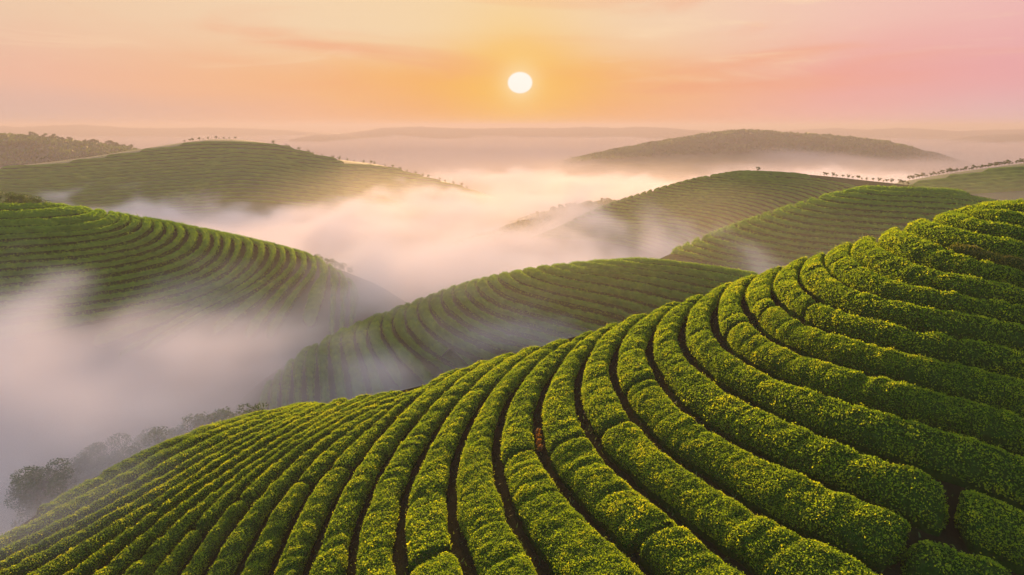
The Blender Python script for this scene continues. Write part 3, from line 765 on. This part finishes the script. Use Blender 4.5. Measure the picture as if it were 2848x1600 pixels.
def leaf_cloud(centres, radii, n, size, rs, squash=0.8):
    """loose leaf sprays filling several overlapping clumps"""
    k = rs.choice(len(centres), n, p=np.array(radii) ** 2 / (np.array(radii) ** 2).sum())
    d = rs.normal(size=(n, 3)); d /= np.linalg.norm(d, axis=1)[:, None]
    rad = rs.uniform(0.45, 1.05, n) ** 0.6
    p = np.array(centres)[k] + d * (np.array(radii)[k] * rad)[:, None] * np.array([1, 1, squash])
    ln = d + rs.normal(size=(n, 3)) * 0.8; ln /= np.linalg.norm(ln, axis=1)[:, None]
    a = np.cross(ln, rs.normal(size=(n, 3))); a /= np.linalg.norm(a, axis=1)[:, None]
    b = np.cross(ln, a)
    L = size * rs.uniform(0.6, 1.4, n)[:, None]
    q = np.stack([p - a * L * 0.5, p + b * L * 0.33, p + a * L * 0.5, p - b * L * 0.30], 1).reshape(-1, 3)
    tint = np.clip(0.35 + rs.normal(0, 0.15, n) + vnoise(p / (np.mean(radii) * 0.7) + 5, 3) * 0.4 - 0.15, 0, 1)
    return q, np.arange(n * 4).reshape(-1, 4), np.repeat(tint, 4)


def tree_kind(seed, h, spread, n, leaf, low=0.35, clumps=9):
    """trunk with limbs, and a crown of several clumps; returns the two meshes"""
    rs = np.random.default_rng(seed)
    segs = []; cs, rr = [], []
    p, bend = np.zeros(3), rs.normal(0, 0.06, 2)
    zs = np.linspace(0, h * 0.75, 5); r0 = h * 0.028
    for i in range(4):
        q = np.array([bend[0] * zs[i + 1] + rs.normal(0, 0.02 * h), bend[1] * zs[i + 1] + rs.normal(0, 0.02 * h), zs[i + 1]])
        segs.append((p - (0, 0, 0.3) if i == 0 else p, q, r0 * (1 - 0.2 * i), r0 * (0.8 - 0.2 * i) + 0.003)); p = q
    for i in range(clumps):
        a = rs.uniform(0, 6.28); zz = rs.uniform(low, 0.92) * h
        rad = spread * math.sqrt(max(1 - ((zz / h - 0.6) / 0.45) ** 2, 0.1)) * rs.uniform(0.35, 0.8)
        c = np.array([math.cos(a) * rad, math.sin(a) * rad, zz]); cs.append(c); rr.append(spread * rs.uniform(0.28, 0.5))
        base = np.array([0, 0, max(zz - 0.25 * h, 0.12 * h)]); segs.append((base, c, r0 * 0.45, r0 * 0.12))
    tv, tf = tubes(segs)
    q, f, tint = leaf_cloud(cs, rr, n, leaf, rs)
    return make_mesh('trunk', tv, tf, [M_BARK]), make_mesh('crown', q, f, [M_CROWN], None, False, tint)


KINDS_ = {}
for kk, args in {'ridge_tree': (2.6, 1.2, 420, 0.30, 0.45, 7), 'round_tree': (7.0, 3.0, 1100, 0.55, 0.3, 11), 'bush': (1.6, 1.1, 900, 0.13, 0.15, 9), 'valley_tree': (5.0, 2.4, 6000, 0.17, 0.2, 14)}.items():
    KINDS_[kk] = [tree_kind(900 + 10 * j + len(kk), args[0], args[1], args[2], args[3], args[4], args[5]) for j in range(3)]


def plant(kind, name, cat, x, y, z, sc, label, group, j):
    o = bpy.data.objects.new(name, None); COL.objects.link(o)
    tm, cm = KINDS_[kind][j % 3]
    obj('trunk', tm, o); obj('crown', cm, o)
    o.location = (x, y, z); o.rotation_euler = (0, 0, rng.uniform(0, 6.28)); o.scale = (sc * rng.uniform(0.85, 1.2),) * 2 + (sc,)
    return tag(o, label, cat, group)


def along_brow(h, u0, u1, n, kind, name, cat, label, group, s0, s1, jit=0.35, back=0.4, dv=0.0, drop=0.9):
    """n plants along the brow of a hill, between two bearings"""
    for j, u in enumerate(np.linspace(u0, u1, n)):
        u = (u + rng.uniform(-jit, jit) * (u1 - u0) / n) * K
        a, _ = ray(u, 500.0)
        dc, rc, rb, db = h.par(a)
        r = float(rc) + (rc - rb) * (back * rng.uniform(-0.3, 0.6) - dv)
        x, y = r * math.sin(a), r * math.cos(a)
        z = float(h.z(np.array([x]), np.array([y]))[0]) - drop
        plant(kind, name, cat, x, y, z, rng.uniform(s0, s1), label, group, j)


along_brow(HILL_E, 2286, 2576, 44, 'ridge_tree', 'ridge_tree', 'tree', 'small tree in the long line along the hazy ridge', 'trees lining the hazy ridge', 0.32, 0.75, back=0.1)
along_brow(HILL_D, 2070, 2285, 18, 'ridge_tree', 'ridge_tree', 'tree', 'small tree on the low end of the farther hill brow', 'trees on the farther hill brow', 0.25, 0.6, back=0.1)
along_brow(HILL_D, 1905, 1925, 1, 'ridge_tree', 'ridge_tree', 'tree', 'lone little tree on top of the farther hill', None, 0.6, 0.6, back=0.0)
along_brow(HILL_G, 470, 600, 11, 'ridge_tree', 'ridge_tree', 'tree', 'small tree in the tuft crowning the broad far hill', 'trees crowning the broad far hill', 0.35, 0.7, back=0.1)
along_brow(HILL_G, 700, 1180, 26, 'bush', 'bush', 'bush', 'low bush on the falling brow of the broad far hill', 'bushes on the broad far hill', 0.6, 1.2, back=0.1)
along_brow(HILL_G2, 95, 345, 24, 'round_tree', 'round_tree', 'tree', 'hazy round tree in the row on the blue wooded hill', 'trees on the blue wooded hill', 0.45, 0.85, drop=0.3, back=0.15)
along_brow(HILL_F, -20, 95, 12, 'bush', 'bush', 'bush', 'wild bush on top of the round valley hill', 'bushes on the round valley hill', 0.7, 1.3, back=0.3)
along_brow(HILL_F, 120, 180, 4, 'bush', 'bush', 'bush', 'wild bush on top of the round valley hill', 'bushes on the round valley hill', 0.4, 0.8, back=0.2)
along_brow(HILL_F, 785, 870, 8, 'bush', 'bush', 'bush', 'misty bush at the nose of the round valley hill', 'bushes at the nose of the round valley hill', 0.45, 0.8, back=0.2)
along_brow(HILL_I, 1285, 1540, 26, 'round_tree', 'round_tree', 'tree', 'dim tree on the low ridge in orange mist', 'trees on the misty low ridge', 0.2, 0.38, back=0.3, drop=0.2)
along_brow(HILL_A, 190, 590, 22, 'bush', 'bush', 'bush', 'misty wild bush along the edge of the near hill', 'bushes along the near hill edge', 0.8, 1.35, back=0.25, dv=-0.13, drop=1.2)
along_brow(HILL_A, -40, 175, 9, 'valley_tree', 'valley_tree', 'tree', 'dark tree half hidden in fog below the near hill', 'dark trees in the fog', 0.55, 0.85, back=0.25, dv=-0.16, drop=1.5)
for j, (u, v) in enumerate([(1493, 1172), (1496, 1186), (1497, 1200), (1499, 1214)]):
    px = HILL_A.hit(u, v)
    x, y = PA[17][((PA[17] - px) ** 2).sum(1).argmin()]
    z = float(HILL_A.z(np.array([x]), np.array([y]))[0]) - 0.8
    rs = np.random.default_rng(60 + j)
    q, f, ti = leaf_cloud([(0, 0, 0.16), (0.05, 0.06, 0.26)], [0.15, 0.13], 90, 0.10, rs)
    o = obj('fern', make_mesh('fern', q, f, [M_FERN], None, False, ti)); o.location = (x, y, z)
    tag(o, 'rusty dry fern in the gap between two near tea rows', 'fern', 'rusty ferns between the near rows')

# the big round bush in the corner below the broken rows
c = dense(HILL_A.hit(*np.array(c4((1640, 1230), (1850, 1260), (2150, 1370), (2450, 1500), (2700, 1600))).T), 0.2)
me = hedge(HILL_A, c, np.full(len(c), 2.3), 1.15, 0.3, prof=17, leaf=(0.095, 300), seed=77, mats=[M_CORE_SHADE, M_LEAF], taper=1.0, near=True, brow=-20, bumps=0.12)
tag(obj('tea_bush', me), 'big round shaggy tea bush below the ends of two near rows', 'bush')

# weeds in the trodden gaps of the near hill
N = 9000
aa = rng.uniform(-0.75, 0.72, N); rr = rng.uniform(15, 48, N)
x, y = rr * np.sin(aa), rr * np.cos(aa); z = HILL_A.z(x, y) - 0.82
ln = rng.uniform(0.06, 0.22, N)[:, None]; th = rng.uniform(0, 6.28, N)
dr = np.stack([np.cos(th), np.sin(th), rng.uniform(0.4, 1.5, N)], -1); dr /= np.linalg.norm(dr, axis=1)[:, None]
sd = np.stack([-np.sin(th), np.cos(th), th * 0], -1) * 0.035
p = np.stack([x, y, z], -1)
q = np.stack([p - sd, p + sd, p + dr * ln + sd * 0.3, p + dr * ln - sd * 0.3], 1).reshape(-1, 3)
o = obj('weeds', make_mesh('weeds', q, np.arange(N * 4).reshape(-1, 4), [M_CROWN], None, False, np.repeat(rng.uniform(0.1, 0.8, N), 4)))
tag(o, 'sparse weeds on the soil between the near tea rows', kind='stuff')

# woods on the far wooded slopes, read only as a mass
for h, n, sz, lab in [(HILL_H, 26000, 3.4, 'dark woods covering the long hill in the fog sea'), (HILL_I, 7000, 1.3, 'woods on the low misty ridge'), (HILL_G2, 9000, 2.6, 'woods on the hazy blue hill')]:
    a = rng.uniform(h.a[0], h.a[-1], n); dc, rc, rb, db = h.par(a)
    r = rc + (rc - rb) * rng.uniform(-0.8, 0.25, n)
    x, y = r * np.sin(a), r * np.cos(a); z = h.z(x, y)
    p = np.stack([x, y, z], -1); p[:, 2] += rng.uniform(0, 0.9, n) * sz * (0.4 + vnoise(p / (sz * 3), 9))
    ln_ = rng.normal(size=(n, 3)) + (0, -0.3, 0.5); ln_ /= np.linalg.norm(ln_, axis=1)[:, None]
    a_ = np.cross(ln_, rng.normal(size=(n, 3))); a_ /= np.linalg.norm(a_, axis=1)[:, None]; b_ = np.cross(ln_, a_)
    L = sz * rng.uniform(0.5, 1.2, n)[:, None]
    q = np.stack([p - a_ * L * 0.5, p + b_ * L * 0.4, p + a_ * L * 0.5, p - b_ * L * 0.4], 1).reshape(-1, 3)
    o = obj('woods', make_mesh('woods', q, np.arange(n * 4).reshape(-1, 4), [M_CROWN], None, False, np.repeat(np.clip(vnoise(p / (sz * 5), 2), 0, 1) * 0.7, 4)))
    tag(o, lab, kind='stuff')


# ------------------------------------------------------------------ fog: drifting banks in the valleys, and thin air haze
def fog_material(name, color, aniso):
    m, t, o = new_mat(name)
    p = t.nodes.new('ShaderNodeVolumePrincipled')
    p.inputs['Color'].default_value = color
    p.inputs['Anisotropy'].default_value = aniso
    p.inputs['Density'].default_value = 1.0
    p.inputs['Density Attribute'].default_value = 'density'
    t.links.new(p.outputs[0], o.inputs['Volume'])
    return m


def fog_bank(name, lo, hi, res, field, mat, label):
    ng = bpy.data.node_groups.new(name, 'GeometryNodeTree')
    ng.interface.new_socket('Geometry', in_out='INPUT', socket_type='NodeSocketGeometry')
    ng.interface.new_socket('Geometry', in_out='OUTPUT', socket_type='NodeSocketGeometry')
    go = ng.nodes.new('NodeGroupOutput')
    vc = ng.nodes.new('GeometryNodeVolumeCube')
    vc.inputs['Min'].default_value = lo; vc.inputs['Max'].default_value = hi
    for k, r in zip(('Resolution X', 'Resolution Y', 'Resolution Z'), res): vc.inputs[k].default_value = r
    P = S(ng, ng.nodes.new('GeometryNodeInputPosition').outputs[0])
    d = field(ng, P)
    ng.links.new(d.o, vc.inputs['Density'])
    sm_ = ng.nodes.new('GeometryNodeSetMaterial'); sm_.inputs['Material'].default_value = mat
    ng.links.new(vc.outputs[0], sm_.inputs[0]); ng.links.new(sm_.outputs[0], go.inputs[0])
    o = bpy.data.objects.new(name, bpy.data.volumes.new(name)); COL.objects.link(o)
    o.modifiers.new('fog', 'NODES').node_group = ng
    tag(o, label, kind='stuff')
    return o


def near_field(t, P):
    x, y, z = sep(t, P)
    r = (x * x + y * y).sqrt()
    top = r.ss(70, 330, -23.0, -30.0) + r.ss(330, 700, 0.0, -5.0)
    lx, ly = (x + 58.0) / 44.0, (y - 78.0) / 38.0
    top = top + ((lx * lx + ly * ly) * -1.0).exp() * 8.5
    lx, ly = (x + 33.0) / 17.0, (y - 60.0) / 15.0
    top = top + ((lx * lx + ly * ly) * -1.0).exp() * 7.0
    lx, ly = (x + 5.0) / 20.0, (y - 106.0) / 22.0
    top = top + ((lx * lx + ly * ly) * -1.0).exp() * 6.8
    lx, ly = (x + 24.0) / 15.0, (y - 78.0) / 13.0
    top = top + ((lx * lx + ly * ly) * -1.0).exp() * 1.5
    lx, ly = (x - 4.0) / 38.0, (y - 84.0) / 26.0
    top = top - ((lx * lx + ly * ly) * -1.0).exp() * 5.6
    lx, ly = (x - 12.0) / 40.0, (y - 182.0) / 34.0
    top = top + ((lx * lx + ly * ly) * -1.0).exp() * 3.5
    Q = vec(t, x, y, z * 1.6)
    n = noise(t, Q, 1 / 34.0, 6.0, 0.58, 1.1)
    top = top + (noise(t, vec(t, x, y * 0.8, 4.0), 1 / 30.0, 3.0, 0.5, 0.8) - 0.5) * 14.0
    big = noise(t, vec(t, x, y, 0.0), 1 / 150.0, 2.0, 0.5)
    q = (top - z) / 8.0 + (n - 0.5) * 6.0 + (big - 0.5) * 3.0
    d = q.ss(0.0, 1.3) * (z.ss(-62, -45, 0.5, 1.0))
    edge = x.ss(-300, -240) * x.ss(240, 300, 1.0, 0.0) * y.ss(480, 560, 1.0, 0.0) * y.ss(20, 40)
    return (d * edge * 0.12 - 0.0002).max(0.0)


def far_field(t, P):
    x, y, z = sep(t, P)
    top = y.ss(560, 1600, -31.0, -35.0) + x.ss(60, 420, 0.0, 8.0) * y.ss(1200, 2000, 1.0, 0.0)
    top = top + (noise(t, vec(t, x, y * 0.55, 2.0), 1 / 130.0, 4.0, 0.55, 0.8) - 0.5) * 16.0
    n = noise(t, vec(t, x, y * 0.7, z * 4.0), 1 / 260.0, 5.0, 0.58, 0.6)
    q = (top - z) / 8.0 + (n - 0.5) * 7.0
    d = q.ss(0.0, 2.2)
    edge = y.ss(470, 550)
    return (d * edge * 0.03 - 0.0002).max(0.0)


M_FOG = fog_material('fog', (0.79, 0.70, 0.665, 1), -0.33)
M_MIST = fog_material('mist', (0.86, 0.76, 0.68, 1), 0.45)


def mist_field(t, P):
    x, y, z = sep(t, P)
    n = noise(t, vec(t, x, y, z * 1.5), 1 / 40.0, 4.0, 0.55, 0.8)
    up = z.ss(-26, -6, 1.0, 0.0)
    edge = x.ss(-110, -10) * x.ss(120, 230, 1.0, 0.0) * y.ss(300, 420, 1.0, 0.0) * y.ss(60, 95)
    return (up * edge * n.ss(0.25, 0.75) * 0.0032 - 0.00005).max(0.0)


M_FOG_SEA = fog_material('fog_sea', (0.53, 0.43, 0.395, 1), -0.4)
fog_bank('fog', (-300, 20, -62), (300, 560, -8), (240, 216, 46), near_field, M_FOG, 'white valley fog drifting between the tea hills')
fog_bank('mist', (-120, 56, -50), (240, 430, -4), (60, 62, 20), mist_field, M_MIST, 'thin golden mist hanging over the middle hills')
fog_bank('fog', (-2600, 470, -62), (2600, 4200, -18), (200, 190, 22), far_field, M_FOG_SEA, 'pale sea of fog stretching to the far ridges')

m, t, o_ = new_mat('haze')
p = t.nodes.new('ShaderNodeVolumePrincipled')
p.inputs['Color'].default_value = (0.37, 0.32, 0.325, 1)
p.inputs['Density'].default_value = 0.00065
p.inputs['Anisotropy'].default_value = 0.2
t.links.new(p.outputs[0], o_.inputs['Volume'])
a, b, c, d, e, f = -9200, 9200, -1700, 9200, -92, 12
v = np.array([(x, y, z) for x in (a, b) for y in (c, d) for z in (e, f)], float)
fc = np.array([(0, 1, 3, 2), (4, 6, 7, 5), (0, 4, 5, 1), (2, 3, 7, 6), (0, 2, 6, 4), (1, 5, 7, 3)])
tag(obj('haze', make_mesh('haze', v, fc, [m], smooth_sh=False)), 'thin dawn haze over the hills', kind='stuff')
